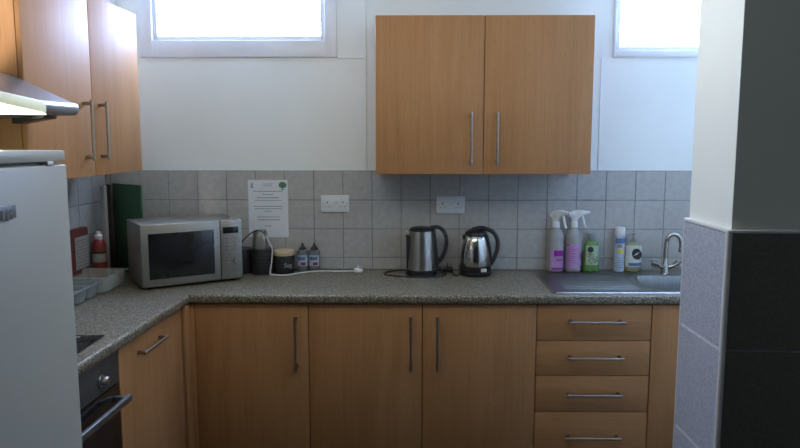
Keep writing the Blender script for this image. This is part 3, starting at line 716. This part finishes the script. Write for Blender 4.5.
t = thing('aerosol_can', 'slim pale blue aerosol can with white cap and yellow print', 'aerosol', (1.102, -.050, .9155))
b = MB().lathe([(.024, 0), (.0265, .003), (.0265, .178), (.0245, .184), (.024, .186)], n=36).build('can_body', M['canblue'], t)
MB().lathe([(.0255, .185), (.0262, .188), (.0255, .220), (.023, .226), (0, .227)], n=32).build('cap', M['white'], t)
wrap(.0265, .145, .172, -PI*.85, -PI*.15).build('blue_print', M['blue'], b)
wrap(.0265, .092, .120, -PI*.70, -PI*.25).build('yellow_print', M['yellow'], b)
tp = MB()
for k in range(5): tp.add(wrap(.0266, .022+k*.012, .025+k*.012, -PI*.75, -PI*.25).bm)
tp.add(wrap(.0266, .124, .140, -PI*.7, -PI*.42).bm)
tp.build('print', M['inkg'], b)

t = thing('soap_dispenser', 'clear pump soap bottle with a black oval on its white label', 'soap bottle', (1.172, -.050, .9155))
b = MB().lathe([(.036, 0), (.041, .004), (.043, .04), (.043, .09), (.039, .120), (.028, .140), (.014, .150), (.013, .156)], n=36, sy=.62).build('body', M['yliq'], t, 50)
MB().lathe([(.016, .153), (.016, .166), (.010, .169), (.005, .170), (.005, .186), (.011, .188), (.012, .196), (0, .198)], n=24).tube([(0, 0, .191), (-.018, -.006, .194), (-.032, -.010, .189)], [.006, .005, .004], 10).build('pump', M['bottleclear'], t)
l = wrap(.0432, .026, .135, -PI*.86, -PI*.06, sy=.625).build('label', M['soaplab'], b)
def ov(R, r, z, sx=1.0):
    return MB().lathe([(r, 0), (R, 0), (R, .0013), (r, .0013)], n=28, cap=False, sx=1.0, sy=1.25, mtx=Matrix.Translation((.010, -.0272, z)) @ Matrix.Rotation(.0, 4, 'Y') @ Matrix.Rotation(PI/2, 4, 'X'))
o = MB().lathe([(0, 0), (.024, 0), (.024, .0013), (0, .0013)], n=28, sy=1.2, mtx=Matrix.Translation((.011, -.0272, .092)) @ Matrix.Rotation(-.4, 4, 'Y') @ Matrix.Rotation(PI/2, 4, 'X')).build('black_oval', M['ink'], l)
MB().prism([(-.010, .082), (.004, .090), (.004, .094), (.030, .106), (.016, .096), (.016, .090)], -.0292, -.0282, axis=1).build('pale_flash', M['soaplab'], o)
wrap(.0437, .030, .046, -PI*.72, -PI*.10, sy=.625).build('blue_print', M['blue'], l)

# ------------------------------------------------------------------ things between fridge and corner
# shallow cutlery tray with rounded compartments (one moulding)
t = thing('cutlery_tray', 'grey plastic cutlery tray with rounded compartments beside the fridge', 'tray', (-1.420, -.800, .911))
def hollow(m, x0, x1, yy0, yy1, z0, z1, r, w=.003):
    """open tub: rounded floor, thin walls, built as nested rounded-rect rings"""
    b = bmesh.new(); rings = []
    def rr(ins, z, n=5):
        out = []; rad = max(r-ins, .004)
        for (cx, cy, a) in ((x1-ins-rad, yy1-ins-rad, 0), (x0+ins+rad, yy1-ins-rad, PI/2), (x0+ins+rad, yy0+ins+rad, PI), (x1-ins-rad, yy0+ins+rad, 1.5*PI)):
            for k in range(n+1): aa = a+k*PI/2/n; out.append(b.verts.new((cx+rad*math.cos(aa), cy+rad*math.sin(aa), z)))
        return out
    hh = z1-z0
    for ins, z in ((.020, z0), (.011, z0+.06*hh), (.006, z0+.25*hh), (0.0, z1), (w, z1), (w+.006, z0+.25*hh+.001), (w+.011, z0+.06*hh+w), (.020+w, z0+w)): rings.append(rr(ins, z))
    for A, B in zip(rings, rings[1:]):
        for k in range(len(A)): b.faces.new((A[k], A[(k+1) % len(A)], B[(k+1) % len(A)], B[k]))
    b.faces.new(rings[0][::-1]); b.faces.new(rings[-1])
    bmesh.ops.recalc_face_normals(b, faces=b.faces[:]); m.add(b)
m = MB()
for k in range(4): hollow(m, -.105, .105, -.225+k*.105, -.128+k*.105, 0, .062, .030)
m.box(-.112, .112, -.232, -.224, .056, .063, .002).box(-.112, .112, .187, .195, .056, .063, .002)
m.box(-.112, -.104, -.232, .195, .056, .063, .002).box(.104, .112, -.232, .195, .056, .063, .002)
for k in range(3): m.box(-.105, .105, -.129+k*.105, -.119+k*.105, .057, .063, .001)
m.build('moulding', M['tray'], t)
m = MB(); hollow(m, -.100, .110, -.115, .115, 0, .072, .025)
m.box(-.104, .116, -.121, -.113, .068, .073, .002).box(-.104, .116, .113, .121, .068, .073, .002).box(.108, .116, -.121, .121, .068, .073, .002).box(-.104, -.097, -.121, .121, .068, .073, .002)
o = m.build('food_container', M['clear']); o.location = (-1.405, -.478, .911); tag(o, 'clear plastic food container on the worktop behind the cutlery tray', 'container')

t = thing('carton', 'dull red carton with a pale printed label against the left wall tiles', 'carton', (-1.500, -.360, .911), math.radians(90))
MB().box(-.11, .06, -.0, .028, 0, .262, .003).build('box', M['reddark'], t)
l = MB().box(-.075, .055, -.0012, .0005, .075, .225).build('label', M['cream'], t)
random.seed(5)
for k in range(9):
    m = MB(); x = -.066
    while x < .045:
        w = random.uniform(.006, .02); m.box(x, min(x+w, .048), -.0018, -.001, .088+k*.0145, .093+k*.0145); x += w+.005
    m.build('printed_line', M['inkg'], l)
t = thing('sauce_bottle', 'red sauce bottle with white cap between the carton and the boards', 'bottle', (-1.476, -.245, .911))
b = MB().lathe([(.030, 0), (.034, .004), (.034, .15), (.031, .172), (.024, .188), (.016, .196)], n=32).build('body', M['red'], t)
MB().lathe([(.0175, .194), (.0175, .210), (.012, .216), (.010, .232), (0, .234)], n=24).build('cap', M['white'], t)
wrap(.034, .085, .125, -PI*.95, -PI*.05).build('label', M['cream'], b)
wrap(.034, .127, .137, -PI*.95, -PI*.05).build('dark_band', M['ink'], b)
